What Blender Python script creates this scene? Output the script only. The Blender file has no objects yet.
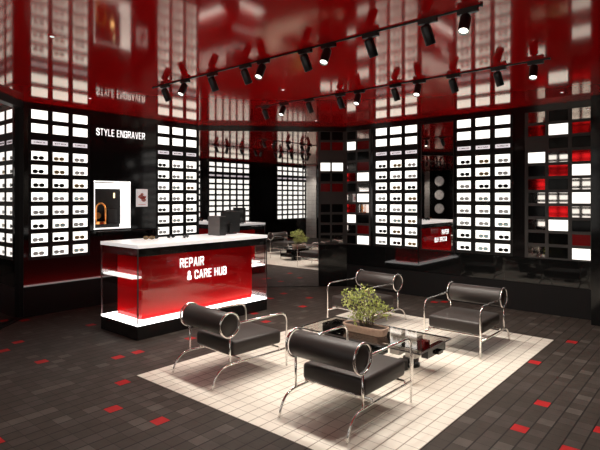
import bpy, bmesh, math, random
from mathutils import Vector, Matrix
random.seed(7)
C = bpy.context.scene.collection
PI = math.pi

# ------------------------------------------------------------------ camera, world, exposure
cam_d = bpy.data.cameras.new('camera'); cam = bpy.data.objects.new('camera', cam_d); C.objects.link(cam)
TH = math.atan(428/500)
cam.location = (0, 0, 1.6)
cam.rotation_euler = (PI/2, 0, -(PI/2-TH))
cam_d.sensor_width = 36; cam_d.lens = 30.0; cam_d.shift_y = -27/600
cam_d.clip_start = 0.05; cam_d.clip_end = 60
bpy.context.scene.camera = cam
w = bpy.data.worlds.new('world'); bpy.context.scene.world = w; w.use_nodes = True
w.node_tree.nodes['Background'].inputs[0].default_value = (0.02, 0.018, 0.018, 1)
w.node_tree.nodes['Background'].inputs[1].default_value = 0.3
vs = bpy.context.scene.view_settings
vs.view_transform = 'Standard'; vs.look = 'None'; vs.exposure = 0.0; vs.gamma = 1.0
vs.use_curve_mapping = False
SPOT_W = 60.0
SPOT_COL = (1.0, 0.925, 0.83)
TILE_E = 1.55
BASE_E = 5.0

# ------------------------------------------------------------------ materials
def mat(name, col, rough=0.5, metal=0.0, ior=1.5, emit=None, es=0.0, coat=0.0, spec=0.5):
    m = bpy.data.materials.new(name); m.use_nodes = True
    b = m.node_tree.nodes['Principled BSDF']
    b.inputs['Base Color'].default_value = (*col, 1); b.inputs['Roughness'].default_value = rough
    b.inputs['Metallic'].default_value = metal; b.inputs['IOR'].default_value = ior
    b.inputs['Coat Weight'].default_value = coat; b.inputs['Specular IOR Level'].default_value = spec
    if emit: b.inputs['Emission Color'].default_value = (*emit, 1); b.inputs['Emission Strength'].default_value = es
    return m
def bump(m, scale, strength, dist=0.002, detail=3):
    nt = m.node_tree; b = nt.nodes['Principled BSDF']
    n = nt.nodes.new('ShaderNodeTexNoise'); n.inputs['Scale'].default_value = scale; n.inputs['Detail'].default_value = detail
    tc = nt.nodes.new('ShaderNodeTexCoord'); bp = nt.nodes.new('ShaderNodeBump')
    bp.inputs['Strength'].default_value = strength; bp.inputs['Distance'].default_value = dist
    nt.links.new(tc.outputs['Object'], n.inputs['Vector']); nt.links.new(n.outputs[0], bp.inputs['Height']); nt.links.new(bp.outputs[0], b.inputs['Normal'])
    return m
def noise_col(m, c1, c2, scale, detail=4):
    nt = m.node_tree; b = nt.nodes['Principled BSDF']
    n = nt.nodes.new('ShaderNodeTexNoise'); n.inputs['Scale'].default_value = scale; n.inputs['Detail'].default_value = detail
    tc = nt.nodes.new('ShaderNodeTexCoord'); r = nt.nodes.new('ShaderNodeValToRGB')
    r.color_ramp.elements[0].position = 0.3; r.color_ramp.elements[1].position = 0.7
    r.color_ramp.elements[0].color = (*c1, 1); r.color_ramp.elements[1].color = (*c2, 1)
    nt.links.new(tc.outputs['Object'], n.inputs['Vector']); nt.links.new(n.outputs[0], r.inputs[0]); nt.links.new(r.outputs[0], b.inputs['Base Color'])
    return m
P = 0.1112; GX, GY = 2.462, 1.487        # floor tile pitch and grid origin (corner of the pale area)
def tile_mat(name, c1, c2, grout, rough, gw=0.018, spec=0.5, rowgw=None, nscale=9):
    m = noise_col(mat(name, c1, rough, spec=spec), c1, c2, nscale); nt = m.node_tree; b = nt.nodes['Principled BSDF']
    ramp = [n for n in nt.nodes if n.type == 'VALTORGB'][0]
    tc = [n for n in nt.nodes if n.type == 'TEX_COORD'][0]
    sx = nt.nodes.new('ShaderNodeSeparateXYZ'); nt.links.new(tc.outputs['Object'], sx.inputs[0])
    def M(op, a, bb=None):
        n = nt.nodes.new('ShaderNodeMath'); n.operation = op
        for i, v in enumerate((a, bb)):
            if v is None: continue
            if isinstance(v, (int, float)): n.inputs[i].default_value = v
            else: nt.links.new(v, n.inputs[i])
        return n.outputs[0]
    def line(axis, org, g):
        f = M('FRACT', M('DIVIDE', M('SUBTRACT', axis, org-50*P), P))
        d = M('MINIMUM', f, M('SUBTRACT', 1.0, f))
        return M('LESS_THAN', d, g)
    ln = M('MAXIMUM', line(sx.outputs[0], GX, gw), line(sx.outputs[1], GY, rowgw or gw))
    mix = nt.nodes.new('ShaderNodeMixRGB'); nt.links.new(ln, mix.inputs[0]); nt.links.new(ramp.outputs[0], mix.inputs[1])
    mix.inputs[2].default_value = (*grout, 1); nt.links.new(mix.outputs[0], b.inputs['Base Color'])
    return m
MT = {}
MT['black_gloss'] = mat('black_gloss', (0.004, 0.004, 0.004), 0.1, ior=1.4)
MT['black_panel'] = mat('black_panel', (0.004, 0.004, 0.004), 0.08, ior=1.22)
MT['black_wall'] = mat('black_wall', (0.007, 0.006, 0.006), 0.09, ior=1.5)
MT['black_frame'] = mat('black_frame', (0.008, 0.008, 0.008), 0.4, spec=.25)
MT['grey_frame'] = mat('grey_frame', (0.032, 0.028, 0.026), 0.45)
MT['smoked'] = mat('smoked', (0.006, 0.006, 0.006), 0.035, ior=1.42)
MT['plinth'] = mat('plinth', (0.009, 0.008, 0.008), 0.6, spec=.15)
MT['mirror'] = mat('mirror', (0.66, 0.65, 0.65), 0.012, metal=1.0)
MT['grey_mirror'] = mat('grey_mirror', (0.62, 0.58, 0.55), 0.03, metal=1.0)
MT['red_mirror'] = mat('red_mirror', (0.55, 0.01, 0.012), 0.06, metal=1.0)
MT['red_panel'] = mat('red_panel', (0.16, 0.002, 0.003), 0.12)
MT['lightbox'] = mat('lightbox', (0.22, 0.22, 0.22), 0.6, spec=.1, emit=(1, 0.95, 0.88), es=TILE_E)
MT['label_plate'] = mat('label_plate', (0.6, 0.57, 0.6), 0.5, emit=(0.95, 0.87, 0.9), es=0.75)
MT['ink'] = mat('ink', (0.03, 0.03, 0.03), 0.6)
MT['sign_white'] = mat('sign_white', (0.9, 0.9, 0.9), 0.5, emit=(1, 0.97, 0.94), es=0.9)
MT['base_light'] = mat('base_light', (0.9, 0.9, 0.9), 0.5, emit=(1, 0.96, 0.92), es=BASE_E)
MT['shelf_light'] = mat('shelf_light', (0.8, 0.8, 0.8), 0.5, emit=(1, 0.96, 0.92), es=1.1)
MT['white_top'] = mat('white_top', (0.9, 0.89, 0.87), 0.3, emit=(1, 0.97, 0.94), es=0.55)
MT['red_acrylic'] = mat('red_acrylic', (0.55, 0.004, 0.006), 0.06, spec=.22)
MT['black_fascia'] = mat('black_fascia', (0.012, 0.011, 0.011), 0.25)
MT['post'] = mat('post', (0.10, 0.09, 0.09), 0.3, metal=0.8)
def lacquer(name, col, tint, rough, ior):
    m = bpy.data.materials.new(name); m.use_nodes = True; nt = m.node_tree; nt.nodes.clear()
    o = nt.nodes.new('ShaderNodeOutputMaterial'); mx = nt.nodes.new('ShaderNodeMixShader'); fr = nt.nodes.new('ShaderNodeFresnel')
    d = nt.nodes.new('ShaderNodeBsdfDiffuse'); g = nt.nodes.new('ShaderNodeBsdfGlossy'); fr.inputs['IOR'].default_value = ior
    d.inputs[0].default_value = (*col, 1); g.inputs[0].default_value = (*tint, 1); g.inputs['Roughness'].default_value = rough
    nt.links.new(fr.outputs[0], mx.inputs[0]); nt.links.new(d.outputs[0], mx.inputs[1]); nt.links.new(g.outputs[0], mx.inputs[2]); nt.links.new(mx.outputs[0], o.inputs[0])
    return m
MT['ceiling'] = lacquer('ceiling', (0.53, 0.002, 0.004), (0.98, 0.95, 0.85), 0.075, 1.6)
MT['leather'] = bump(mat('leather', (0.034, 0.027, 0.024), 0.45), 260, 0.25, 0.0006)
MT['chrome'] = mat('chrome', (0.93, 0.91, 0.88), 0.2, metal=1.0)
MT['plastic_black'] = mat('plastic_black', (0.012, 0.012, 0.012), 0.35)
MT['housing'] = mat('housing', (0.008, 0.009, 0.009), 0.32)
MT['lamp_on'] = mat('lamp_on', (1, 1, 1), 0.5, emit=(1, 0.93, 0.82), es=5.0)
MT['box_grey'] = mat('box_grey', (0.13, 0.12, 0.115), 0.5)
MT['terracotta'] = noise_col(mat('terracotta', (0.4, 0.25, 0.18), 0.55), (0.46, 0.32, 0.24), (0.56, 0.41, 0.32), 30)
MT['soil'] = bump(noise_col(mat('soil', (0.03, 0.02, 0.012), 0.95), (0.018, 0.010, 0.006), (0.05, 0.03, 0.02), 60), 90, 0.8, 0.01)
MT['leaf'] = noise_col(mat('leaf', (0.2, 0.3, 0.06), 0.5), (0.26, 0.33, 0.05), (0.66, 0.70, 0.24), 14)
MT['bark'] = mat('bark', (0.16, 0.11, 0.06), 0.8)
MT['white_block'] = mat('white_block', (0.75, 0.72, 0.66), 0.35)
MT['red_block'] = mat('red_block', (0.10, 0.002, 0.006), 0.25)
MT['copper'] = mat('copper', (0.85, 0.36, 0.10), 0.28, metal=1.0)
MT['warm_lamp'] = mat('warm_lamp', (1, .8, .5), 0.5, emit=(1, 0.75, 0.45), es=1.5)
MT['niche_white'] = mat('niche_white', (0.9, 0.9, 0.9), 0.5, emit=(1, 0.97, 0.93), es=1.2)
MT['niche_grey'] = mat('niche_grey', (0.35, 0.34, 0.33), 0.5)
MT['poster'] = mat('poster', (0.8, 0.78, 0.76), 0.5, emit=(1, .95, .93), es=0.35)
MT['poster_pink'] = mat('poster_pink', (0.75, 0.35, 0.30), 0.5)
MT['poster_red'] = mat('poster_red', (0.6, 0.05, 0.04), 0.5)
MT['frame_black'] = mat('frame_black', (0.006, 0.006, 0.006), 0.25)
MT['frame_gold'] = mat('frame_gold', (0.62, 0.45, 0.22), 0.25, metal=1.0)
MT['frame_clear'] = mat('frame_clear', (0.45, 0.45, 0.45), 0.3)
MT['lens_dark'] = mat('lens_dark', (0.006, 0.006, 0.006), 0.1)
MT['lens_brown'] = mat('lens_brown', (0.16, 0.12, 0.07), 0.1)
MT['lens_grey'] = mat('lens_grey', (0.42, 0.44, 0.44), 0.1)
MT['lens_blue'] = mat('lens_blue', (0.30, 0.44, 0.48), 0.1)
MT['disc'] = noise_col(mat('disc', (.6, .55, .5), 0.5, emit=(.8, .72, .65), es=0.35), (.35, .32, .3), (.8, .75, .7), 8)
MT['floor_dark'] = tile_mat('floor_dark', (0.042, 0.033, 0.027), (0.055, 0.043, 0.036), (0.012, 0.009, 0.008), 0.6, 0.012, spec=.2, rowgw=0.045)
MT['floor_mid'] = tile_mat('floor_mid', (0.054, 0.043, 0.037), (0.068, 0.054, 0.047), (0.012, 0.009, 0.008), 0.6, 0.012, spec=.2, rowgw=0.045)
MT['floor_light'] = tile_mat('floor_light', (0.076, 0.063, 0.054), (0.098, 0.082, 0.071), (0.012, 0.009, 0.008), 0.6, 0.012, spec=.2, rowgw=0.045)
MT['floor_red'] = tile_mat('floor_red', (0.36, 0.010, 0.012), (0.46, 0.016, 0.017), (0.012, 0.009, 0.008), 0.6, 0.012, spec=.2, rowgw=0.045)
MT['pale_tile'] = tile_mat('pale_tile', (0.76, 0.71, 0.62), (0.83, 0.78, 0.69), (0.33, 0.28, 0.23), 0.38, 0.02, rowgw=0.04, nscale=5)
wt = mat('wall_tile', (0.6, 0.58, 0.55), 0.3); nt = wt.node_tree
br = nt.nodes.new('ShaderNodeTexBrick'); br.offset = 0; br.inputs['Scale'].default_value = 5
br.inputs['Color1'].default_value = (.62, .59, .55, 1); br.inputs['Color2'].default_value = (.55, .53, .5, 1); br.inputs['Mortar'].default_value = (.12, .11, .1, 1)
br.inputs['Mortar Size'].default_value = 0.015; br.inputs['Brick Width'].default_value = .75; br.inputs['Row Height'].default_value = .75
tcn = nt.nodes.new('ShaderNodeTexCoord'); mp = nt.nodes.new('ShaderNodeMapping'); mp.inputs['Rotation'].default_value = (PI/2, 0, 0)
nt.links.new(tcn.outputs['Object'], mp.inputs[0]); nt.links.new(mp.outputs[0], br.inputs['Vector']); nt.links.new(br.outputs[0], nt.nodes['Principled BSDF'].inputs['Base Color'])
MT['wall_tile'] = wt
def glass_mat(name, tint, f=1.0, ior=1.5):
    m = bpy.data.materials.new(name); m.use_nodes = True; nt = m.node_tree; nt.nodes.clear()
    o = nt.nodes.new('ShaderNodeOutputMaterial'); mx = nt.nodes.new('ShaderNodeMixShader')
    t = nt.nodes.new('ShaderNodeBsdfTransparent'); g = nt.nodes.new('ShaderNodeBsdfGlossy'); fr = nt.nodes.new('ShaderNodeFresnel')
    t.inputs[0].default_value = (*tint, 1); g.inputs['Roughness'].default_value = 0.01; fr.inputs['IOR'].default_value = ior
    ge = nt.nodes.new('ShaderNodeNewGeometry'); mr = nt.nodes.new('ShaderNodeMapRange'); mr.inputs[3].default_value = ior; mr.inputs[4].default_value = 1/ior
    nt.links.new(ge.outputs['Backfacing'], mr.inputs[0]); nt.links.new(mr.outputs[0], fr.inputs['IOR'])
    nt.links.new(fr.outputs[0], mx.inputs[0]); nt.links.new(t.outputs[0], mx.inputs[1]); nt.links.new(g.outputs[0], mx.inputs[2]); nt.links.new(mx.outputs[0], o.inputs[0])
    return m
MT['glass'] = glass_mat('glass', (0.97, 0.96, 0.96))
MT['table_glass'] = glass_mat('table_glass', (0.86, 0.84, 0.82))

# ------------------------------------------------------------------ mesh helpers
def nb(): return bmesh.new()
def obj(name, bm, m, parent=None, smooth=False, loc=None):
    bmesh.ops.recalc_face_normals(bm, faces=bm.faces)
    me = bpy.data.meshes.new(name); bm.to_mesh(me); bm.free()
    ms = m if isinstance(m, (list, tuple)) else [m]
    for x in ms: me.materials.append(x)
    if smooth:
        for p in me.polygons: p.use_smooth = True
        if smooth != 'all': me.set_sharp_from_angle(angle=math.radians(40))
    o = bpy.data.objects.new(name, me); C.objects.link(o)
    if parent: o.parent = parent
    if loc: o.location = loc
    return o
def thing(name, label, cat, loc=(0, 0, 0), rz=0, group=None):
    o = bpy.data.objects.new(name, None); C.objects.link(o); o.location = loc; o.rotation_euler = (0, 0, rz)
    o.empty_display_size = 0.1
    o['label'] = label; o['category'] = cat
    if group: o['group'] = group
    return o
def tag(o, label, cat, group=None):
    o['label'] = label; o['category'] = cat
    if group: o['group'] = group
    return o
def struct(name, bm, m, smooth=False):
    o = obj(name, bm, m, smooth=smooth); o['kind'] = 'structure'; return o
def copy_tree(o, parent=None):
    c = o.copy(); C.objects.link(c)
    if parent: c.parent = parent
    for ch in list(o.children): copy_tree(ch, c)
    return c
def hexa(bm, pts, mi=0):
    v = [bm.verts.new(p) for p in pts]
    for f in ((0, 1, 2, 3), (4, 5, 6, 7), (0, 1, 5, 4), (1, 2, 6, 5), (2, 3, 7, 6), (3, 0, 4, 7)):
        bm.faces.new([v[i] for i in f]).material_index = mi
    return v
def box(bm, x0, x1, y0, y1, z0, z1, mi=0):
    hexa(bm, [(x0, y0, z0), (x1, y0, z0), (x1, y1, z0), (x0, y1, z0), (x0, y0, z1), (x1, y0, z1), (x1, y1, z1), (x0, y1, z1)], mi)
def bbox_bev(x0, x1, y0, y1, z0, z1, r, seg=3):
    bm = nb(); box(bm, x0, x1, y0, y1, z0, z1)
    bmesh.ops.bevel(bm, geom=list(bm.edges), offset=r, segments=seg, affect='EDGES', profile=0.5)
    return bm
def cyl(bm, p0, p1, r0, r1=None, n=16, cap=True):
    r1 = r0 if r1 is None else r1
    p0 = Vector(p0); p1 = Vector(p1); d = (p1-p0).normalized()
    a = Vector((0, 0, 1)) if abs(d.z) < .9 else Vector((1, 0, 0)); u = d.cross(a).normalized(); v = d.cross(u)
    A = []; B = []
    for i in range(n):
        t = 2*PI*i/n; k = u*math.cos(t)+v*math.sin(t); A.append(bm.verts.new(p0+k*r0)); B.append(bm.verts.new(p1+k*r1))
    for i in range(n): bm.faces.new((A[i], A[(i+1) % n], B[(i+1) % n], B[i]))
    if cap: bm.faces.new(A[::-1]); bm.faces.new(B)
def tube(bm, pts, r, n=10, closed=False):
    pts = [Vector(p) for p in pts]; rings = []; N = len(pts); prev = None
    for i, p in enumerate(pts):
        a = pts[(i-1) % N] if closed else pts[max(0, i-1)]; b = pts[(i+1) % N] if closed else pts[min(N-1, i+1)]
        d = (b-a).normalized()
        if prev is None: u = d.orthogonal().normalized()
        else:
            u = prev-d*prev.dot(d)
            u = u.normalized() if u.length > 1e-6 else d.orthogonal().normalized()
        prev = u; v = d.cross(u)
        rings.append([bm.verts.new(p+(u*math.cos(2*PI*k/n)+v*math.sin(2*PI*k/n))*r) for k in range(n)])
    for i in range(N if closed else N-1):
        A, B = rings[i], rings[(i+1) % N]
        for k in range(n): bm.faces.new((A[k], A[(k+1) % n], B[(k+1) % n], B[k]))
    if not closed: bm.faces.new(rings[0][::-1]); bm.faces.new(rings[-1])
def fillet(pts, rads, seg=7):
    pts = [Vector(p) for p in pts]; out = [pts[0]]
    for i in range(1, len(pts)-1):
        p = pts[i]; a = (pts[i-1]-p); b = (pts[i+1]-p); R = rads[i-1]
        ta = p+a.normalized()*R; tb = p+b.normalized()*R
        for k in range(seg+1):
            t = k/seg; out.append(ta*(1-t)**2+p*2*t*(1-t)+tb*t*t)
    out.append(pts[-1]); return out
class Wall:                                   # wall coordinates: s along, d out into the room, z up
    def __init__(s, O, U, N): s.O = Vector((*O, 0)); s.U = Vector((*U, 0)); s.N = Vector((*N, 0))
    def p(s, a, d, z): return s.O+s.U*a+s.N*d+Vector((0, 0, z))
    def box(s, bm, s0, s1, d0, d1, z0, z1, mi=0):
        hexa(bm, [s.p(s0, d0, z0), s.p(s1, d0, z0), s.p(s1, d1, z0), s.p(s0, d1, z0), s.p(s0, d0, z1), s.p(s1, d0, z1), s.p(s1, d1, z1), s.p(s0, d1, z1)], mi)
    def ang(s): return math.atan2(s.N.y, s.N.x)
q = math.sqrt(.5)
XL, YB = -0.3, -2.9
LW = Wall((0, 7.135), (1, 0), (0, -1)); RW = Wall((7.444, 0), (0, 1), (-1, 0))
GD = Wall((5.565, 7.135), (q, -q), (-q, -q)); LD = Wall((2.668, 7.135), (-q, -q), (q, -q))
SW = Wall((XL, 0), (0, 1), (1, 0)); BW = Wall((0, YB), (1, 0), (0, 1))
LDL = (2.668-XL)/q; GDL = (7.444-5.565)/q
H = 2.89; ZT = 2.805; ZB = 0.76; TK = 0.13   # ceiling, top of displays, top of plinth, cladding thickness

# ------------------------------------------------------------------ stroke lettering (condensed grotesque)
def oct_(x0, y0, x1, y1, k=.22):
    return [(x0+k, y0), (x1-k, y0), (x1, y0+k), (x1, y1-k), (x1-k, y1), (x0+k, y1), (x0, y1-k), (x0, y0+k), (x0+k, y0)]
G = {
 'A': (.52, [[(0, 0), (.26, 1), (.52, 0)], [(.1, .28), (.42, .28)]]),
 'B': (.48, [[(0, 0), (0, 1), (.36, 1), (.46, .88), (.46, .64), (.36, .53), (0, .53)], [(.36, .53), (.48, .42), (.48, .12), (.36, 0), (0, 0)]]),
 'C': (.46, [[(.46, .72), (.46, .87), (.35, 1), (.11, 1), (0, .87), (0, .13), (.11, 0), (.35, 0), (.46, .13), (.46, .28)]]),
 'D': (.48, [[(0, 0), (0, 1), (.33, 1), (.48, .85), (.48, .15), (.33, 0), (0, 0)]]),
 'E': (.40, [[(.4, 1), (0, 1), (0, 0), (.4, 0)], [(0, .52), (.35, .52)]]),
 'F': (.40, [[(.4, 1), (0, 1), (0, 0)], [(0, .5), (.34, .5)]]),
 'G': (.48, [[(.47, .72), (.47, .87), (.36, 1), (.11, 1), (0, .87), (0, .13), (.11, 0), (.36, 0), (.48, .13), (.48, .48), (.26, .48)]]),
 'H': (.48, [[(0, 0), (0, 1)], [(.48, 0), (.48, 1)], [(0, .52), (.48, .52)]]),
 'I': (.0, [[(0, 0), (0, 1)]]),
 'L': (.38, [[(0, 1), (0, 0), (.38, 0)]]),
 'M': (.62, [[(0, 0), (0, 1), (.31, .3), (.62, 1), (.62, 0)]]),
 'N': (.48, [[(0, 0), (0, 1), (.48, 0), (.48, 1)]]),
 'O': (.48, [oct_(0, 0, .48, 1, .13)]),
 'P': (.46, [[(0, 0), (0, 1), (.35, 1), (.46, .88), (.46, .58), (.35, .45), (0, .45)]]),
 'R': (.48, [[(0, 0), (0, 1), (.36, 1), (.47, .88), (.47, .62), (.36, .5), (0, .5)], [(.26, .5), (.48, 0)]]),
 'S': (.46, [[(.45, .74), (.45, .87), (.34, 1), (.12, 1), (.01, .87), (.01, .66), (.12, .55), (.34, .46), (.46, .34), (.46, .13), (.34, 0), (.12, 0), (0, .13), (0, .27)]]),
 'T': (.46, [[(0, 1), (.46, 1)], [(.23, 1), (.23, 0)]]),
 'U': (.48, [[(0, 1), (0, .13), (.12, 0), (.36, 0), (.48, .13), (.48, 1)]]),
 'V': (.50, [[(0, 1), (.25, 0), (.5, 1)]]),
 'W': (.72, [[(0, 1), (.18, 0), (.36, .9), (.54, 0), (.72, 1)]]),
 'Y': (.50, [[(0, 1), (.25, .45), (.5, 1)], [(.25, .45), (.25, 0)]]),
 '&': (.54, [[(.54, 0), (.1, .68), (.1, .88), (.2, 1), (.3, 1), (.38, .88), (.38, .72), (.04, .38), (.0, .25), (.0, .12), (.1, 0), (.28, 0), (.5, .2), (.54, .42)]]),
}
def lettering(wall, text, s0, s1, z0, z1, d, name, m, parent=None, sw=.17, th=.006, flip=1):
    adv = []; x = 0
    for ch in text:
        if ch == ' ': x += .38; continue
        adv.append((ch, x)); x += G[ch][0]+sw+.15
    tot = x-.15-sw; bm = nb()
    X0 = sw/2; kx = (s1-s0)/(tot+sw); kz = (z1-z0)
    for ch, ax in adv:
        for pl in G[ch][1]:
            for (ax0, ay0), (bx0, by0) in zip(pl, pl[1:]):
                a = Vector((ax0, ay0*(1-sw)+sw/2)); b = Vector((bx0, by0*(1-sw)+sw/2)); t = (b-a).normalized(); nn = Vector((-t.y, t.x))*sw/2; t = t*sw*.38
                cs = [a-t+nn, b+t+nn, b+t-nn, a-t-nn]; L = []
                for dd in (d, d+th):
                    for c in cs: L.append(wall.p(s0+flip*(c.x+ax+X0)*kx, dd, z0+c.y*kz))
                hexa(bm, L)
    return obj(name, bm, m, parent)

# ------------------------------------------------------------------ setting
# floor: one grid mesh, one face per tile
reds_px = [(162, 421), (115.7, 410), (125.5, 383.5), (120, 358.5), (134.5, 352), (39, 361), (16, 342), (2, 350), (88, 325.5), (4, 441), (536, 404),
           (512.7, 428), (535.7, 361), (572, 341), (593, 430), (560, 447.7), (272.5, 298), (284.7, 293), (300, 306.7), (431, 302), (446, 302), (267, 321), (187, 339)]
s_, c_ = math.sin(TH), math.cos(TH)
def flo(u, v, z=0.0):
    d = (1.6-z)*500/(v-198); r = (u-300)/500*d; return (r*s_+d*c_, -r*c_+d*s_)
redset = set(); lightset = set()
for u, v in reds_px:
    x, y = flo(u, v); redset.add((math.floor((x-GX)/P), math.floor((y-GY)/P)))
for u, v in [(60, 417), (38, 390), (70, 385), (76, 370), (98, 365), (97, 410), (6, 427), (137, 419), (174, 397), (180, 410), (88, 447), (575, 398), (580, 415), (537, 422), (582, 371), (564, 375), (490, 415), (12, 372), (5, 381), (500, 445)]:
    x, y = flo(u, v); lightset.add((math.floor((x-GX)/P), math.floor((y-GY)/P)))
bm = nb(); i0, i1 = math.floor((XL-GX)/P), math.ceil((7.6-GX)/P); j0, j1 = math.floor((YB-GY)/P), math.ceil((7.3-GY)/P)
vv = {(i, j): bm.verts.new((GX+i*P, GY+j*P, 0)) for i in range(i0, i1+1) for j in range(j0, j1+1)}
rr = random.Random(3)
for i in range(i0, i1):
    for j in range(j0, j1):
        k = rr.random(); mi = 0 if k < .62 else (1 if k < .93 else 2)
        if k > .993 and (i > 40 or j > 28 or j < -14): mi = 3
        if (i, j) in lightset: mi = 2
        if (i, j) in redset: mi = 3
        bm.faces.new((vv[i, j], vv[i+1, j], vv[i+1, j+1], vv[i, j+1])).material_index = mi
struct('floor', bm, [MT['floor_dark'], MT['floor_mid'], MT['floor_light'], MT['floor_red']])
bm = nb(); box(bm, GX, GX+33*P, GY, GY+23*P, 0.0005, 0.004)
o = struct('floor_inlay', bm, MT['pale_tile'])
bm = nb(); box(bm, XL-.1, 7.7, YB-.1, 7.4, H, H+.08); struct('ceiling', bm, MT['ceiling'])

# wall cores behind the cladding
bm = nb(); LW.box(bm, 2.6, 3.64, -.45, -TK, 0, H); LW.box(bm, 4.24, 5.62, -.45, -TK, 0, H)
LW.box(bm, 3.64, 4.24, -.45, -TK, 0, 1.13); LW.box(bm, 3.64, 4.24, -.45, -TK, 1.858, H)
# cladding beside the banks and round the service niche
LW.box(bm, 2.668, 2.730, -TK, 0, ZB, H)
LW.box(bm, 3.582, 4.703, -TK, 0, 1.858, H); LW.box(bm, 3.582, 4.703, -TK, 0, ZB, 1.13)
LW.box(bm, 3.582, 3.642, -TK, 0, 1.13, 1.858); LW.box(bm, 4.238, 4.703, -TK, 0, 1.13, 1.858)
LW.box(bm, 5.553, 5.565, -TK, 0, ZB, H)
LW.box(bm, 2.730, 3.582, -TK, 0, ZT, H); LW.box(bm, 4.703, 5.553, -TK, 0, ZT, H)
struct('wall_left', bm, MT['black_wall'])
bm = nb(); RW.box(bm, YB, 5.3, -.3, -TK, 0, H); RW.box(bm, 1.31, 5.256, -TK, 0, ZT, H)
for a, b in ((4.705, 4.75), (3.19, 3.23), (3.795, 3.84), (2.185, 2.35)): RW.box(bm, a, b, -TK, 0, ZB, ZT)
RW.box(bm, YB, .9, -TK, 0, 0, H)
struct('wall_right', bm, MT['black_wall'])
bm = nb(); RW.box(bm, .9, 1.31, -TK, .274, 0, H); struct('wall_pier', bm, MT['black_gloss'])
bm = nb(); GD.box(bm, -.05, GDL+.05, -.3, -TK, 0, H); GD.box(bm, 0, GDL, -TK, 0, ZT, H); struct('wall_back', bm, MT['black_wall'])
bm = nb(); LD.box(bm, 0, LDL+.1, -.3, -.08, 0, H); LD.box(bm, 0, LDL, -.08, 0, ZT, H); struct('wall_corner', bm, MT['plinth'])
bm = nb(); SW.box(bm, YB, 4.3, -.3, -TK, 0, H); SW.box(bm, YB, 4.167, -TK, 0, ZT, H); SW.box(bm, YB, 4.167, -TK, 0, 0, ZB)
struct('wall_side', bm, MT['black_wall'])
bm = nb(); BW.box(bm, XL-.3, 7.7, -.3, 0, 0, H); struct('wall_behind', bm, MT['black_wall'])
bm = nb(); BW.box(bm, XL, .22, .001, .03, 0, H-.01); BW.box(bm, 6.36, 6.62, .001, .03, 0, H-.01); struct('trim_1', bm, MT['wall_tile'])
# smoked-mirror plinths
bm = nb(); LW.box(bm, 2.668, 5.565, -TK, 0, 0, .4, 1); LW.box(bm, 2.668, 5.565, -TK, -.004, .406, ZB); struct('baseboard_left', bm, [MT['smoked'], MT['plinth']])
bm = nb(); RW.box(bm, 1.31, 5.256, -TK, 0, 0, .4, 1); RW.box(bm, 1.31, 5.256, -TK, -.004, .406, ZB); struct('baseboard_right', bm, [MT['smoked'], MT['plinth']])
bm = nb(); GD.box(bm, 2.15, GDL, -TK, 0, 0, ZB); struct('baseboard_back', bm, MT['black_gloss'])

# mirrors
def mirror(wall, s0, s1, z0, z1, label, d0=-TK, d1=0, fr=.018, gl=-.006):
    t = thing('wall_mirror', label, 'mirror', wall.p((s0+s1)/2, d0, z0))
    M = Matrix.Translation(-t.location)
    bm = nb(); wall.box(bm, s0+fr, s1-fr, d0, gl, z0+fr, z1-fr); bm.transform(M); obj('mirror_glass', bm, MT['mirror'], t)
    bm = nb(); wall.box(bm, s0, s0+fr, d0, d1, z0, z1); wall.box(bm, s1-fr, s1, d0, d1, z0, z1)
    wall.box(bm, s0+fr, s1-fr, d0, d1, z0, z0+fr); wall.box(bm, s0+fr, s1-fr, d0, d1, z1-fr, z1); bm.transform(M); obj('mirror_frame', bm, MT['black_frame'], t)
mirror(GD, 0.0, 2.15, 0, ZT, 'tall full-height wall mirror across the far corner, reflecting armchairs and distant displays', fr=.01)
mirror(RW, 3.23, 3.795, ZB, ZT, 'narrow tall wall mirror between the two right-hand eyewear displays, reflecting the service counter')
mirror(LD, 0, LDL, 0, ZT, 'angled wall mirror at the far left edge beside the left display wall', d0=-.08, fr=.012, gl=-.055)

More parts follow.
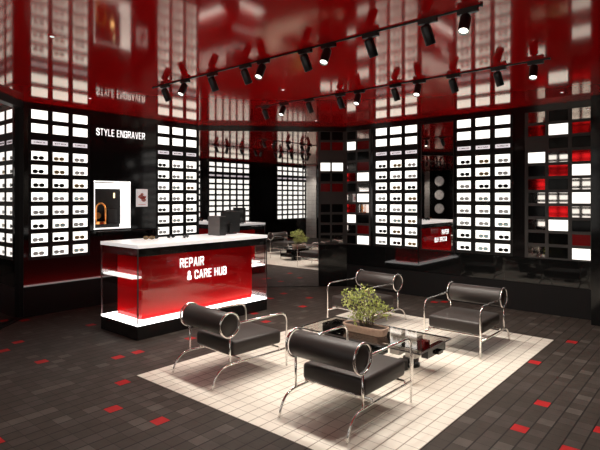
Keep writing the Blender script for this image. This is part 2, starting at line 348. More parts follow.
# eyewear display banks
ROWP = .187; RH = .122
def light_cell(bm, wall, s0, s1, z0, z1, depth):
    a, b, c, d = wall.p(s0, -depth, z0), wall.p(s1, -depth, z0), wall.p(s1, -depth, z1), wall.p(s0, -depth, z1)
    e, f, g, h = wall.p(s0, -.004, z0), wall.p(s1, -.004, z0), wall.p(s1, -.004, z1), wall.p(s0, -.004, z1)
    V = [bm.verts.new(x) for x in (a, b, c, d, e, f, g, h)]
    for fc in ((0, 1, 2, 3), (0, 1, 5, 4), (1, 2, 6, 5), (2, 3, 7, 6), (3, 0, 4, 7)): bm.faces.new([V[i] for i in fc])
def bank(wall, starts, wd, s_lo, s_hi, label, words=None, rows=11, zt=2.798, labelrow=2, z_lo=ZB, flip=1, rp=ROWP, rh=RH, zc=ZT):
    t = thing('eyewear_display', label, 'display cabinet', wall.p((s_lo+s_hi)/2, -TK, z_lo)); M = Matrix.Translation(-t.location)
    D = .10; bm = nb(); cells = []
    edges = [s_lo]
    for s in starts: edges += [s, s+wd]
    edges.append(s_hi)
    for k in range(0, len(edges), 2):
        if edges[k+1]-edges[k] > .001: wall.box(bm, edges[k], edges[k+1], -TK+.02, 0, z_lo, zc)
    wall.box(bm, s_lo, s_hi, -TK, -TK+.02, z_lo, zc)
    for ci, s in enumerate(starts):
        zs = [zc]
        for r in range(rows):
            z1 = zt-r*rp; z0 = z1-rh
            if r == labelrow:
                zl1 = z1-.037; zl0 = zl1-.056; zs += [zl1, zl0]; cells.append((ci, r, s, zl0, zl1, True))
            else: zs += [z1, z0]; cells.append((ci, r, s, z0, z1, False))
        zs.append(z_lo)
        for k in range(0, len(zs), 2):
            if zs[k]-zs[k+1] > .001: wall.box(bm, s, s+wd, -TK+.02, 0, zs[k+1], zs[k])
    bm.transform(M); obj('display_frame', bm, MT['black_frame'], t)
    for ci, r, s, z0, z1, lab in cells:
        b2 = nb()
        if lab:
            wall.box(b2, s+.002, s+wd-.002, -.03, -.006, z0+.001, z1-.001); b2.transform(M); lp = obj('label_plate', b2, MT['label_plate'], t)
            if words:
                L = lettering(wall, words[ci], (s+.03) if flip > 0 else (s+wd-.03), (s+wd-.03) if flip > 0 else (s+wd+(wd-.06)-.03), z0+.016, z1-.016, -.006, 'lettering', MT['ink'], lp, sw=.13, th=.002, flip=flip)
                L.data.transform(M)
        else:
            light_cell(b2, wall, s+.0005, s+wd-.0005, z0+.0005, z1-.0005, D); b2.transform(M); obj('lit_niche', b2, MT['lightbox'], t)
    return cells
LS1 = [2.766, 3.048, 3.330]; LS2 = [4.740, 5.021, 5.305]
RS1 = [3.860, 4.143, 4.426]; RS2 = [2.386, 2.676, 2.964]
WD = .215
cells = {}
cells['L1'] = bank(LW, LS1, WD, 2.730, 3.582, 'black eyewear display wall with three lit columns, left of the engraving niche', ['CLUBMASTER', 'WAYFARER', 'CLUBMASTER'])
cells['L2'] = bank(LW, LS2, WD, 4.703, 5.553, 'black eyewear display wall with three lit columns, right of the engraving niche behind the counter', ['WAYFARER', 'WAYFARER', 'CLUBMASTER'])
cells['R1'] = bank(RW, RS1, WD, 3.84, 4.705, 'black eyewear display wall with three lit columns, left of the narrow wall mirror', ['CLUBMASTER', 'WAYFARER', 'CLUBMASTER'], flip=-1)
cells['R2'] = bank(RW, RS2, WD, 2.35, 3.19, 'black eyewear display wall with three lit columns, right of the narrow wall mirror', ['CLUBMASTER', 'WAYFARER', 'CLUBMASTER'], flip=-1)
# reflected part of the shop, beside and behind the viewer
K = 12.70
def onY(u, Y):
    r = (u-300)/500; d = Y/(-r*c_+s_); return d*(r*s_+c_)
Yp = K-XL
ya, yb = K-onY(208.5, Yp), K-onY(250, Yp); pt = (ya-yb)/6
bank(SW, [ya-pt*(i+1)+.05 for i in range(6)][::-1], pt*.73, yb-.05, ya+.05, 'six-column lit eyewear display seen in the left half of the far corner mirror', labelrow=2, rh=.125)
yc, yd = K-onY(277, Yp), K-onY(308, Yp); pt = (yc-yd)/6
bank(SW, [yc-pt*(i+1)+.05 for i in range(6)][::-1], pt*.73, yd-.02, yc+.05, 'six-column lit eyewear display seen in the right half of the far corner mirror', labelrow=2, rh=.125)
print('BANKS', ya, yb, yc, yd)
bank(SW, [2.50, 2.78, 3.06, 3.34, 3.62, 3.90], .205, 2.45, 4.135, 'six-column lit eyewear display seen in the mirrored panels at the right edge')
bm = nb(); SW.box(bm, yc+.05, yb-.05, -TK, 0, ZB, ZT); SW.box(bm, YB, yd-.02, -TK, 0, ZB, ZT); SW.box(bm, ya+.05, 2.45, -TK, 0, ZB, ZT); SW.box(bm, 4.135, 4.167, -TK, 0, ZB, ZT); struct('trim_2', bm, MT['black_wall'])
for zc_, wv in ((2.40, 'top'), (1.75, 'middle'), (1.10, 'bottom')):
    t = thing('wall_disc', 'round pale wall disc, %s of the three seen in the narrow mirror' % wv, 'wall light', BW.p(5.85, 0, zc_), group='round wall discs')
    b2 = nb(); cyl(b2, (0, .002, 0), (0, .05, 0), .245, n=32); obj('disc_rim', b2, MT['post'], t, True)
    b2 = nb(); cyl(b2, (0, .05, 0), (0, .06, 0), .225, n=32); obj('disc_face', b2, MT['disc'], t, True)

# coloured panel grids
PM = {'m': ('mirror_panel', 'grey_mirror'), 'r': ('red_panel', 'red_panel'), 'R': ('red_mirror_panel', 'red_mirror'), 'w': ('lit_panel', 'lightbox'), 'k': ('black_panel', 'black_panel'), 'g': None}
def grid(wall, cols, s_lo, s_hi, label):
    t = thing('panel_grid', label, 'wall panel', wall.p((s_lo+s_hi)/2, -TK, ZB)); M = Matrix.Translation(-t.location)
    bm = nb(); wall.box(bm, s_lo, s_hi, -TK, -.03, ZB, ZT)
    cs = sorted(cols, key=lambda c: c[0]); e = s_lo
    for a, b, pat in cs:
        if a-e > .001: wall.box(bm, e, a, -.03, 0, ZB, ZT)
        e = b; z = ZT
        for r, ch in enumerate(pat):
            z1 = 2.798-r*ROWP; z0 = z1-.148
            if ch == 'g': continue
            if z-z1 > .001: wall.box(bm, a, b, -.03, 0, z1, z)
            z = z0
        wall.box(bm, a, b, -.03, 0, ZB, z)
    if s_hi-e > .001: wall.box(bm, e, s_hi, -.03, 0, ZB, ZT)
    bm.transform(M); obj('grid_frame', bm, MT['grey_frame'], t)
    for a, b, pat in cs:
        for r, ch in enumerate(pat):
            if ch == 'g': continue
            z1 = 2.798-r*ROWP; z0 = z1-.148; n, mm = PM[ch]
            b2 = nb(); wall.box(b2, a+.001, b-.001, -.029, -.006, z0+.001, z1-.001); b2.transform(M); obj(n, b2, MT[mm], t)
def gs(u):   # s on the far diagonal wall
    r = (u-300)/500; X, Y = (r*s_+c_), (-r*c_+s_); d = K/(X+Y); return (d*X-5.565)/q
grid(GD, [(gs(320.6), gs(330.3), 'krgwkrgkkkm'), (gs(332), gs(343), 'krgwkrgkkkm')], 2.15, GDL, 'two-column panel grid beside the far corner mirror, with two white panels side by side')
grid(RW, [(5.062, 5.250, 'kwkmRkmRwmk'), (4.784, 5.032, 'mrkrwmwmkrw')], 4.75, 5.256, 'two-column panel grid of mirrored, red and white panels left of the right-hand displays')
grid(RW, [(1.919, 2.142, 'mRgwkRmkmkm'), (1.633, 1.875, 'kwkmRkmRwkk'), (1.367, 1.585, 'mRkRwmwmkrw')], 1.31, 2.185, 'three-column panel grid of red, black, mirrored and white panels at the right edge')

# ------------------------------------------------------------------ service niche in the left wall
t = thing('engraving_niche', 'white lit recess in the black left wall holding the engraving machine', 'niche', (3.94, 7.135, 1.13)); M = Matrix.Translation(-t.location)
bm = nb(); a, b, z0, z1, D = 3.644, 4.236, 1.132, 1.856, .31
for bx in ((a, b, 7.131, 7.135+D+.0, z0, z0+.012), (a, b, 7.131, 7.135+D, z1-.012, z1), (a, a+.012, 7.131, 7.135+D, z0, z1), (b-.012, b, 7.131, 7.135+D, z0, z1), (a, b, 7.135+D, 7.135+D+.01, z0, z1)): box(bm, *bx)
bm.transform(M); obj('niche_lining', bm, MT['niche_white'], t)
bm = nb(); box(bm, a+.014, 4.0, 7.20, 7.40, z1-.03, z1-.014); bm.transform(M); obj('ceiling_plate', bm, MT['niche_grey'], t)
t = thing('engraving_machine', 'black engraving machine with an orange lit arch inside the white recess', 'machine', (3.93, 7.35, 1.145)); M = Matrix.Translation(-t.location)
bm = nb(); box(bm, 3.665, 4.215, 7.40, 7.44, 1.19, 1.745); bm.transform(M); obj('back_screen', bm, MT['plinth'], t)
bm = nb(); box(bm, 3.69, 4.12, 7.25, 7.395, 1.146, 1.20); box(bm, 3.95, 4.1, 7.30, 7.395, 1.2, 1.42); bm.transform(M); obj('machine_bed', bm, MT['plastic_black'], t)
bm = nb(); tube(bm, [(3.75, 7.28, 1.22)]+[(3.825-.075*math.cos(PI*k/10), 7.28, 1.42+.1*math.sin(PI*k/10)) for k in range(11)]+[(3.90, 7.28, 1.22)], .012, 8)
bm.transform(M); obj('arch', bm, MT['copper'], t, 'all')
bm = nb(); cyl(bm, (3.825, 7.29, 1.202), (3.825, 7.29, 1.24), .085, .075, 20); cyl(bm, (3.80, 7.32, 1.33), (3.80, 7.36, 1.33), .05, n=16); bm.transform(M); obj('turntable', bm, MT['copper'], t, True)
bm = nb(); cyl(bm, (4.10, 7.385, 1.60), (4.10, 7.385, 1.68), .012, n=10); bm.transform(M); obj('work_lamp', bm, MT['warm_lamp'], t, True)
L = bpy.data.lights.new('work_light', 'POINT'); L.energy = .3; L.color = (1, .55, .22); L.shadow_soft_size = .03
lo = bpy.data.objects.new('work_light', L); C.objects.link(lo); lo.parent = t; lo.location = Vector((3.98, 7.22, 1.5))-t.location
t = thing('wall_shelf', 'thin black shelf on the left wall below the white recess', 'shelf', (4.15, 7.06, 1.07)); M = Matrix.Translation(-t.location)
bm = nb(); box(bm, 3.6, 4.69, 7.0, 7.134, 1.085, 1.105); bm.transform(M); obj('shelf_board', bm, MT['black_frame'], t)
bm = nb(); box(bm, 3.7, 3.72, 7.03, 7.134, 1.04, 1.085); box(bm, 4.57, 4.59, 7.03, 7.134, 1.04, 1.085); bm.transform(M); obj('bracket', bm, MT['black_frame'], t)
t = thing('wall_poster', 'small white poster with red and pink print right of the engraving recess', 'poster', (4.433, 7.13, 1.462)); M = Matrix.Translation(-t.location)
bm = nb(); box(bm, 4.334, 4.533, 7.118, 7.1345, 1.462, 1.742); bm.transform(M); obj('poster_board', bm, MT['poster'], t)
bm = nb()
for (cx, cz, rx, rz_) in ((4.41, 1.62, .05, .03), (4.46, 1.57, .045, .03), (4.43, 1.66, .03, .02)):
    n = 14; vsx = [bm.verts.new((cx+rx*math.cos(2*PI*k/n), 7.1165, cz+rz_*math.sin(2*PI*k/n))) for k in range(n)]; bm.faces.new(vsx)
bm.transform(M); obj('print_pink', bm, MT['poster_pink'], t)
bm = nb(); box(bm, 4.40, 4.475, 7.1145, 7.116, 1.585, 1.612); box(bm, 4.445, 4.50, 7.1145, 7.116, 1.60, 1.63); box(bm, 4.36, 4.5, 7.1145, 7.116, 1.49, 1.497)
bm.transform(M); obj('print_red', bm, MT['poster_red'], t)
sg = lettering(LW, 'STYLE ENGRAVER', 3.677, 4.489, 2.537, 2.642, .002, 'wall_sign', MT['sign_white'], sw=.11, th=.008)
tag(sg, 'white STYLE ENGRAVER lettering high on the black left wall', 'sign')

# ------------------------------------------------------------------ service counter
cx0, cx1, cy0, cy1 = 3.07, 5.137, 5.02, 5.84
t = thing('service_counter', 'red and glass service counter with white top reading REPAIR & CARE HUB', 'counter', ((cx0+cx1)/2, (cy0+cy1)/2, 0)); M = Matrix.Translation(-t.location)
def part(name, bm, m, smooth=False, par=None):
    bm.transform(M); return obj(name, bm, MT[m], par or t, smooth)
bm = nb(); box(bm, cx0, cx1, cy0, cy1, 0, .158); part('base', bm, 'black_fascia')
bm = nb(); box(bm, cx0+.002, cx1-.002, cy0+.002, cy1-.002, .158, .178); part('light_strip', bm, 'base_light')
bm = nb(); box(bm, 3.20, 4.96, 5.15, 5.68, .19, .935); red = part('red_panel_box', bm, 'red_acrylic')
bm = nb(); box(bm, cx0+.012, cx1-.012, cy0+.012, cy1-.012, .935, 1.03); part('fascia', bm, 'black_fascia')
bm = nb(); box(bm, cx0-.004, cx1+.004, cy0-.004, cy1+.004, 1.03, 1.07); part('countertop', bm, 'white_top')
bm = nb(); box(bm, cx0+.012, 3.20, 5.15, cy1-.03, .672, .692); part('shelf', bm, 'shelf_light')
bm = nb(); box(bm, 4.96, cx1-.012, 5.15, cy1-.03, .672, .692); part('shelf', bm, 'shelf_light')
g = .008
for n, bb in (('glass_pane', (cx0+.01, cx1-.01, cy0, cy0+g)), ('glass_pane', (cx0, cx0+g, cy0+.01, cy1-.01)), ('glass_pane', (cx1-g, cx1, cy0+.01, cy1-.01))):
    bm = nb(); box(bm, *bb, .178, 1.03); part(n, bm, 'glass')
for x in (cx0, cx1-.012):
    for y in (cy0, cy1-.012):
        bm = nb(); box(bm, x, x+.012, y, y+.012, .178, 1.03); part('corner_post', bm, 'post')
for s in (('REPAIR', 3.637, 3.999, .755, .868), ('& CARE HUB', 3.745, 4.371, .597, .705)):
    o = lettering(LW, s[0], s[1], s[2], s[3], s[4], 7.135-cy0+.0005, 'lettering', MT['sign_white'], t, sw=.15, th=.004); o.data.transform(M)
# things on the counter
t = thing('storage_box', 'grey box standing on the white counter, left of the black monitor', 'box', (4.625, 5.51, 1.07))
obj('box_body', bbox_bev(-.06, .06, -.125, .125, 0, .275, .006, 2), MT['box_grey'], t)
bm = nb(); box(bm, -.055, .055, -.129, -.1255, .01, .265); obj('side_panel', bm, MT['plastic_black'], t)
t = thing('monitor', 'black monitor on the white counter, right of the grey box', 'monitor', (4.93, 5.60, 1.07), rz=0)
obj('screen_housing', bbox_bev(-.14, .20, -.02, .03, .02, .33, .006, 2), MT['plastic_black'], t)
bm = nb(); box(bm, -.128, .188, .0305, .033, .04, .315); obj('screen', bm, MT['black_gloss'], t)
bm = nb(); box(bm, -.09, .09, -.07, .09, 0, .012); box(bm, -.03, .03, -.05, -.02, .012, .15); obj('stand', bm, MT['plastic_black'], t)

# ------------------------------------------------------------------ eyewear
def glasses(name, lensm, framem):
    root = bpy.data.objects.new(name, None); C.objects.link(root); root.empty_display_size = .03
    bm = nb()
    for sx in (-1, 1):
        cx = sx*.036
        pts = [(cx+.030*math.copysign(abs(math.cos(a))**.8, math.cos(a)), 0, .030+.022*math.copysign(abs(math.sin(a))**.8, math.sin(a))) for a in [2*PI*k/12 for k in range(12)]]
        tube(bm, pts, .0028, 5, True)
        tube(bm, [(sx*.064, 0, .043), (sx*.069, .004, .043), (sx*.066, .012, .042), (sx*.0, .018+.004*sx, .030), (-sx*.045, .02+.004*sx, .016)], .0022, 5)
    tube(bm, [(-.008, 0, .038), (0, -.001, .041), (.008, 0, .038)], .0025, 5)
    obj('frame', bm, framem, root, 'all')
    for sx in (-1, 1):
        cx = sx*.036; bm = nb(); vsx = []
        for yy in (-.001, .001):
            vsx.append([bm.verts.new((cx+.029*math.copysign(abs(math.cos(a))**.8, math.cos(a)), yy, .030+.021*math.copysign(abs(math.sin(a))**.8, math.sin(a)))) for a in [2*PI*k/12 for k in range(12)]])
        bm.faces.new(vsx[0]); bm.faces.new(vsx[1][::-1])
        for k in range(12): bm.faces.new((vsx[0][k], vsx[0][(k+1) % 12], vsx[1][(k+1) % 12], vsx[1][k]))
        obj('lens', bm, lensm, root)
    return root
KINDS = [('black sunglasses', glasses('sunglasses', MT['lens_dark'], MT['frame_black']), 'sunglasses'),
         ('gold-rimmed brown sunglasses', glasses('sunglasses', MT['lens_brown'], MT['frame_gold']), 'sunglasses'),
         ('pale grey glasses', glasses('eyeglasses', MT['lens_grey'], MT['frame_clear']), 'eyeglasses'),
         ('gold-framed bluish glasses', glasses('eyeglasses', MT['lens_blue'], MT['frame_gold']), 'eyeglasses'),
         ('black-framed clear glasses', glasses('eyeglasses', MT['lens_grey'], MT['frame_black']), 'eyeglasses')]
used = set()
ORD = ['first', 'second', 'third', 'fourth', 'fifth', 'sixth', 'seventh', 'eighth']
PAT = {  # per bank, per column left to right, rows 3..10:  0 dark 1 brown 2 pale 3 bluish 4 black light
 'L1': ['00022022', '11022302', '22132413'], 'L2': ['00220220', '22342322', '23103041'],
 'R1': ['00022202', '12102310', '22013121'], 'R2': ['00222400', '11032233', '22022300']}
WNAME = {'L1': 'leftmost display', 'L2': 'display behind counter', 'R1': 'display left of mirror', 'R2': 'rightmost display'}
for bk, wall, left_first in (('L1', LW, True), ('L2', LW, True), ('R1', RW, False), ('R2', RW, False)):
    for ci, r, s, z0, z1, lab in cells[bk]:
        if lab or r < 2: continue
        vis = ci if left_first else 2-ci          # column counted from the left of the photo
        kd = int(PAT[bk][vis][r-3]); desc, proto, cat = KINDS[kd]
        if kd not in used: o = proto; used.add(kd)
        else: o = copy_tree(proto)
        o.location = wall.p(s+WD/2+random.uniform(-.008, .008), -.035, z0+.002)
        # model front faces -y ; turn it to the wall normal
        o.rotation_euler = (0, 0, wall.ang()+PI/2)
        o.scale = (1.08, 1.0, 1.1)
        o['label'] = '%s, %s column, %s row, %s' % (desc, ['left', 'middle', 'right'][vis], ORD[r-3], WNAME[bk])
        o['category'] = cat; o['group'] = 'eyewear in the ' + WNAME[bk]
for k, (u, v, kd, where) in enumerate([(149, 240.3, 1, 'leftmost of the four pairs on it'), (153.5, 239.6, 0, 'second from the left of the four pairs'), (171, 238.6, 0, 'third from the left of the four pairs'), (186, 238.6, 0, 'nearest the grey box')]):
    x, y = flo(u, v, 1.07); o = copy_tree(KINDS[kd][1]); o.location = (x, y, 1.0718)
    o.rotation_euler = (0, 0, .3*k-.5); o.scale = (1, 1, 1)
    o['label'] = KINDS[kd][0]+' lying on the white countertop, '+where; o['category'] = 'sunglasses'; o['group'] = 'sunglasses on the counter'

# ------------------------------------------------------------------ armchairs
WCH = .60
def armchair(label):
    t = thing('armchair', label, 'armchair', group='chrome and dark leather armchairs')
    # local: x forward from rear feet, y across (0 = centre)
    obj('seat', bbox_bev(.235, .815, -WCH/2+.02, WCH/2-.02, .222, .35, .028, 4), MT['leather'], t, 'all')
    bm = nb(); r = .098; L = WCH/2-.008; n = 40; prof = [(-L, 0), (-L, r-.012), (-L+.004, r-.004), (-L+.012, r), (L-.012, r), (L-.004, r-.004), (L, r-.012), (L, 0)]
    rings = []
    for y, rad in prof:
        if rad == 0: rings.append([bm.verts.new((.185, y, .51))])
        else: rings.append([bm.verts.new((.185+rad*math.cos(2*PI*k/n), y, .51+rad*math.sin(2*PI*k/n))) for k in range(n)])
    for A, B in zip(rings, rings[1:]):
        for k in range(n):
            if len(A) == 1: bm.faces.new((A[0], B[k], B[(k+1) % n]))
            elif len(B) == 1: bm.faces.new((A[k], A[(k+1) % n], B[0]))
            else: bm.faces.new((A[k], A[(k+1) % n], B[(k+1) % n], B[k]))
    obj('backrest', bm, MT['leather'], t, 'all')
    R = .009
    for sy in (-1, 1):
        y = sy*WCH/2
        bm = nb(); tube(bm, [(.185+.104*math.cos(2*PI*k/32), y, .51+.104*math.sin(2*PI*k/32)) for k in range(32)], R, 8, True); obj('hoop', bm, MT['chrome'], t, 'all')
        bm = nb(); tube(bm, fillet([(.289, y, .512), (.86, y, .512), (.86, y, .0065)], [.09]), R, 8); obj('arm', bm, MT['chrome'], t, 'all')
        bm = nb(); tube(bm, fillet([(.86, y, .172), (.055, y, .172), (.0, y, .0065)], [.13]), R, 8); obj('leg', bm, MT['chrome'], t, 'all')
        bm = nb(); tube(bm, [(.185, y, .406), (.185, y, .172)], R, 8); obj('post', bm, MT['chrome'], t, 'all')
    bm = nb(); tube(bm, [(.30, -WCH/2, .2), (.30, WCH/2, .2)], .009, 8); tube(bm, [(.76, -WCH/2, .2), (.76, WCH/2, .2)], .009, 8)
    for y in (-.2, .2): box(bm, .25, .8, y-.012, y+.012, .205, .2215)
    for sy in (-1, 1):
        for x in (.30, .76): tube(bm, [(x, sy*WCH/2, .2), (x, sy*WCH/2, .172)], .008, 6)
    obj('seat_support', bm, MT['chrome'], t, True)
    return t
ch = armchair('dark leather roll-back armchair beside the red counter, leftmost on the pale tiles')
def place(o, near_rear, ang, side):
    # near_rear = world xy of the rear foot on the side facing the viewer; side = local sign of that side
    ca, sa = math.cos(ang), math.sin(ang); ly = side*WCH/2
    o.location = (near_rear[0]-(-sa*ly), near_rear[1]-(ca*ly), .004); o.rotation_euler = (0, 0, ang)
place(ch, (2.667, 3.24), math.radians(-3.5), -1)
for lab, p, a, sd in (('nearest dark leather roll-back armchair, turned away from the viewer in the front middle', (2.655, 1.873), 0, -1),
                      ('farthest dark leather roll-back armchair, facing the viewer behind the potted plant', (5.87, 3.20), PI+math.radians(-5), 1),
                      ('right-hand dark leather roll-back armchair facing the low table, in front of the right wall', (5.765, 1.855), PI, 1)):
    o = copy_tree(ch); o['label'] = lab; place(o, p, a, sd)

# ------------------------------------------------------------------ low table
TZ = .31; tx0, tx1, ty0, ty1 = 3.80, 4.41, 1.945, 3.27
t = thing('coffee_table', 'low glass-topped table on black, white and red blocks between the four armchairs', 'coffee table', ((tx0+tx1)/2, (ty0+ty1)/2, .004)); M = Matrix.Translation(-t.location)
part('tabletop', bbox_bev(tx0, tx1, ty0, ty1, TZ-.014, TZ, .003, 2), 'table_glass')
bm = nb(); e = .006
for b_ in ((tx0-e, tx1+e, ty0-e, ty0), (tx0-e, tx1+e, ty1, ty1+e), (tx0-e, tx0, ty0, ty1), (tx1, tx1+e, ty0, ty1)): box(bm, *b_, TZ-.014, TZ-.001)
part('edge_trim', bm, 'post')
bm = nb(); box(bm, 4.28, 4.37, 2.0, 3.2, .172, .2); part('beam', bm, 'black_gloss')
for y0, z0, z1, c in ((2.385, .201, .295, 'white_block'), (2.215, .201, .295, 'white_block'), (2.40, .085, .171, 'white_block'), (2.23, .085, .171, 'white_block')):
    part(c, bbox_bev(4.275, 4.39, y0, y0+.11, z0, z1, .004, 2), c)
part('red_block', bbox_bev(4.20, 4.31, 2.10, 2.185, .201, .285, .004, 2), 'red_block')
part('black_block', bbox_bev(4.02, 4.27, 2.50, 2.92, .215, .2955, .004, 2), 'black_gloss')
part('black_block', bbox_bev(4.12, 4.36, 3.05, 3.22, .201, .2955, .004, 2), 'black_gloss')
part('black_block', bbox_bev(3.92, 4.27, 2.52, 3.22, .09, .171, .004, 2), 'black_gloss')
part('crossbar', bbox_bev(4.12, 4.49, 2.03, 2.095, .165, .245, .004, 2), 'black_gloss')
for y in (2.30, 2.98):
    bm = nb()
    cyl(bm, (4.315, y, .004), (4.315, y, .03), .085, n=24); cyl(bm, (4.315, y, .03), (4.315, y, .055), .04, n=20); cyl(bm, (4.315, y, .055), (4.315, y, .085), .075, n=24)
    part('foot', bm, 'plastic_black', True)
    bm = nb(); cyl(bm, (4.17, y+.01, .004), (4.17, y+.01, .09), .05, n=20)
    part('foot', bm, 'plastic_black', True)
for (x, y) in ((3.87, 2.05), (3.87, 3.16)):
    bm = nb(); cyl(bm, (x, y, .004), (x, y, .295), .011, n=12); part('leg', bm, 'chrome', True)

# ------------------------------------------------------------------ potted plant
px, py = 4.06, 2.645
t = thing('potted_plant', 'bushy green plant in a long terracotta tray on the low table', 'potted plant', (px, py, TZ+.0005))
hw, hl = .085, .232
bm = nb()
def rrect(hx, hy, r, z, n=6):
    pts = []
    for qx, qy, a0 in ((1, 1, 0), (-1, 1, 90), (-1, -1, 180), (1, -1, 270)):
        for k in range(n+1):
            a = math.radians(a0+90*k/n); pts.append((qx*(hx-r)+r*math.cos(a), qy*(hy-r)+r*math.sin(a), z))
    return pts
prof = [(hw*.78, hl*.92, 0), (hw*.86, hl*.95, .03), (hw*.93, hl*.975, .055), (hw, hl, .058), (hw, hl, .072), (hw*.88, hl*.955, .072), (hw*.84, hl*.94, .052)]
rings = [[bm.verts.new(p) for p in rrect(a, b, .05, z)] for a, b, z in prof]
for A, B in zip(rings, rings[1:]):
    n = len(A)
    for k in range(n): bm.faces.new((A[k], A[(k+1) % n], B[(k+1) % n], B[k]))
bm.faces.new(rings[0][::-1]); obj('tray', bm, MT['terracotta'], t, True)
bm = nb(); top = [bm.verts.new(p) for p in rrect(hw*.85, hl*.945, .045, .060)]; bot = [bm.verts.new(p) for p in rrect(hw*.80, hl*.93, .045, .045)]
bm.faces.new(top); n = len(top)
for k in range(n): bm.faces.new((bot[k], bot[(k+1) % n], top[(k+1) % n], top[k]))
bm.faces.new(bot[::-1]); obj('soil', bm, MT['soil'], t)
Rv = Vector((s_, -c_, 0)); Fv = Vector((c_, s_, 0))
clusters = [(-.17, .03, .32, .075), (-.10, -.03, .345, .075), (-.20, -.02, .27, .05), (-.03, .04, .35, .07), (.02, -.02, .38, .05), (.05, .05, .31, .075), (-.02, -.05, .29, .07), (-.12, .0, .28, .05),
            (-.08, .06, .17, .08), (-.02, -.05, .19, .085), (.05, .03, .20, .085), (.10, -.03, .22, .07), (.0, 0, .13, .07), (.08, .05, .14, .06), (.17, .02, .20, .05), (.22, -.02, .18, .045), (-.10, -.05, .12, .06), (.20, .0, .12, .03), (.12, .0, .27, .05)]
fb, sb = nb(), nb()
lr = random.Random(11)
for k, (a, f, z, rad) in enumerate(clusters):
    cpt = Rv*a*.95+Fv*f+Vector((0, 0, z*1.0+.03)); root = Vector((0, (lr.random()-.5)*.16, .058))
    mid = (root+cpt)/2+Vector(((lr.random()-.5)*.05, (lr.random()-.5)*.05, .02))
    tube(sb, fillet([root, mid, cpt], [.04], 4), .0032, 5)
    for _ in range(int(46*rad/.07)):
        d = Vector((lr.gauss(0, 1), lr.gauss(0, 1), lr.gauss(0, .75))); d = d.normalized()*rad*(.35+.75*lr.random())
        p = cpt+d
        if p.z < .075: p.z = .075+lr.random()*.02
        u = (d.normalized()+Vector((lr.gauss(0, .5), lr.gauss(0, .5), lr.gauss(0, .5)-.15))).normalized(); sd = u.orthogonal().normalized()
        sd = (Matrix.Rotation(lr.random()*6.28, 3, u) @ sd); L_ = .018+.014*lr.random(); W_ = L_*.38; nn = u.cross(sd)*.003
        vsx = [fb.verts.new(x) for x in (p, p+u*L_*.45+sd*W_+nn, p+u*L_, p+u*L_*.45-sd*W_+nn)]
        m_ = fb.verts.new(p+u*L_*.5-nn)
        fb.faces.new((vsx[0], vsx[1], m_)); fb.faces.new((vsx[1], vsx[2], m_)); fb.faces.new((vsx[2], vsx[3], m_)); fb.faces.new((vsx[3], vsx[0], m_))
obj('stem', sb, MT['bark'], t, 'all'); obj('foliage', fb, MT['leaf'], t)

# ------------------------------------------------------------------ ceiling tracks and spotlights
ZR = 2.873
TR = {'near': (3.31, 1.25, 5.08), 'far': (4.985, 1.25, 5.08)}
for nm, (x, y0, y1) in TR.items():
    t = thing('lighting_track', 'thin black ceiling track, the %s one from the viewer, carrying ten spotlights' % nm + (' nearest' if 0 else ''), 'lighting track', (x, y0, ZR))
    bm = nb(); box(bm, -.007, .007, 0, y1-y0, .004, .0165); obj('rail', bm, MT['housing'], t)
    for e0 in (-.012, y1-y0): bm = nb(); box(bm, -.011, .011, e0, e0+.012, 0, .0165); obj('end_cap', bm, MT['housing'], t)
down = Vector((0, 0, -1))
aims = {'dark': (Rv*.34+Fv*.16+down*.92).normalized(), 'lit': (Fv*-.42-Rv*.26+down*.87).normalized()}
def spotlight(kind):
    root = bpy.data.objects.new('track_spotlight', None); C.objects.link(root); root.empty_display_size = .05
    bm = nb(); box(bm, -.016, .016, -.085, .055, -.024, .0035); obj('adapter', bm, MT['housing'], root)
    bm = nb(); cyl(bm, (0, 0, -.028), (0, 0, -.05), .010, n=10); piv = Vector((0, 0, -.052)); A = aims[kind]
    side = A.cross(Vector((0, 0, 1))).normalized()
    obj('swivel', bm, MT['housing'], root, True)
    a0 = piv-A*.02; a1 = piv+A*.125
    bm = nb(); r = .037; n = 22
    u = side; v = A.cross(u)
    rg = []
    for (tt, rr_) in ((-.02, .024), (-.012, .034), (0, r), (.122, r), (.125, r-.002), (.125, r-.005), (.116, r-.006)):
        rg.append([bm.verts.new(piv+A*tt+(u*math.cos(2*PI*k/n)+v*math.sin(2*PI*k/n))*rr_) for k in range(n)])
    for X, Y in zip(rg, rg[1:]):
        for k in range(n): bm.faces.new((X[k], X[(k+1) % n], Y[(k+1) % n], Y[k]))
    bm.faces.new(rg[0][::-1]); obj('lamp_housing', bm, MT['housing'], root, True)
    bm = nb(); cyl(bm, piv+A*.104, piv+A*.110, r-.0065, n=n); obj('lens', bm, MT['lamp_on'], root, True)
    Ld = bpy.data.lights.new('spot_beam', 'SPOT'); Ld.energy = SPOT_W; Ld.color = SPOT_COL; Ld.spot_size = math.radians(105); Ld.spot_blend = .9; Ld.shadow_soft_size = .035
    lo = bpy.data.objects.new('spot_beam', Ld); C.objects.link(lo); lo.parent = root; lo.location = piv+A*.135
    lo.rotation_euler = A.to_track_quat('-Z', 'Y').to_euler()
    return root
protos = {k: spotlight(k) for k in aims}; usedp = set()
SP = {'near': [(165, 0), (185, 1), (212, 0), (245, 0), (263, 1), (305, 0), (328, 1), (370, 0), (427, 0), (467, 1)],
      'far': [(265, 0), (284, 1), (309, 0), (340, 0), (359, 1), (395, 0), (419, 1), (453, 0), (498, 0), (535, 1)]}
ORD10 = ['leftmost', 'second from the left', 'third from the left', 'fourth from the left', 'fifth from the left', 'fifth from the right', 'fourth from the right', 'third from the right', 'second from the right', 'rightmost']
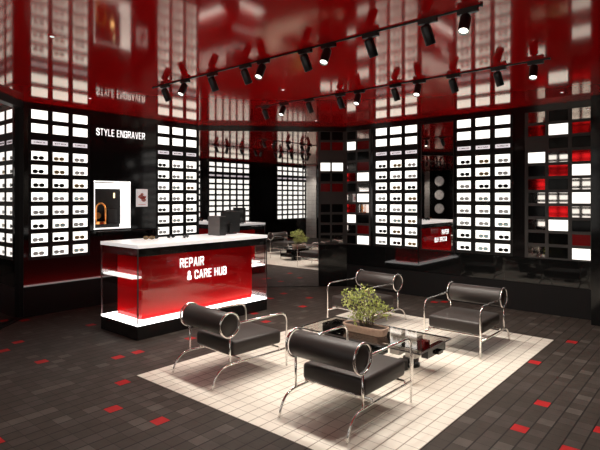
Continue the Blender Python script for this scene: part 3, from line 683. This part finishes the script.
for nm in ('near', 'far'):
    x = TR[nm][0]
    for i, (u, lit) in enumerate(SP[nm]):
        r = (u-300)/500; d = x/(r*s_+c_); y = d*(-r*c_+s_); k = 'lit' if lit else 'dark'
        if k not in usedp: o = protos[k]; usedp.add(k)
        else: o = copy_tree(protos[k])
        o.location = (x, y+.01, ZR)
        o['label'] = 'black spotlight %s, %s on the %s ceiling track' % ('with bright lens visible' if lit else 'aimed away', ORD10[i], nm)
        o['category'] = 'spotlight'; o['group'] = 'spotlights on the ceiling tracks'
wt_ = thing('lighting_track', 'added black ceiling track over the rear wall, holding fill spotlights for the mirrored strips', 'lighting track', (-.1, -2.1, ZR))  # added track: its lamps brighten the tiled strips and discs on the rear wall
bm = nb(); box(bm, 0, 7.2, -.010, .010, 0, .016); obj('rail', bm, MT['housing'], wt_)
hz = math.atan2(aims['dark'].y, aims['dark'].x)
for x, wh in ((.2, 'above the pale tiled strip by the side wall'), (2.6, 'between the outer two'), (6.3, 'above the round discs')):
    o = copy_tree(protos['dark']); o.location = (x, -2.1, ZR); o.rotation_euler = (0, 0, -PI/2-hz)  # extra lamp, turned to wash the otherwise unlit rear wall
    o['label'] = 'black fill spotlight added on rear track, '+wh; o['category'] = 'spotlight'; o['group'] = 'added fill spotlights on the rear track'
for (u, v), wh in (((52, 36), 'over the left wall, near the top left corner of the photo'), ((562, 92), 'at the upper right above the three-column panel grid'), ((316, 120.5), 'above the two-column grid beside the corner mirror'), ((90, 98), 'above the engraving sign'), ((283, 89.5), 'between the two tracks')):
    d = (H-1.6)*500/(198-v); r = (u-300)/500*d; x, y = r*s_+d*c_, -r*c_+d*s_
    t = thing('recessed_downlight', 'tiny recessed ceiling light '+wh, 'ceiling light', (x, y, H-.0005), group='tiny ceiling lights')
    bm = nb(); cyl(bm, (0, 0, -.004), (0, 0, 0), .03, n=20); obj('bezel', bm, MT['ceiling'], t, True)
    bm = nb()
    cyl(bm, Rv*.0+Vector((0, 0, -.007)), Rv*.0+Vector((0, 0, -.004)), .016, n=12); obj('lens', bm, MT['sign_white'], t, True)
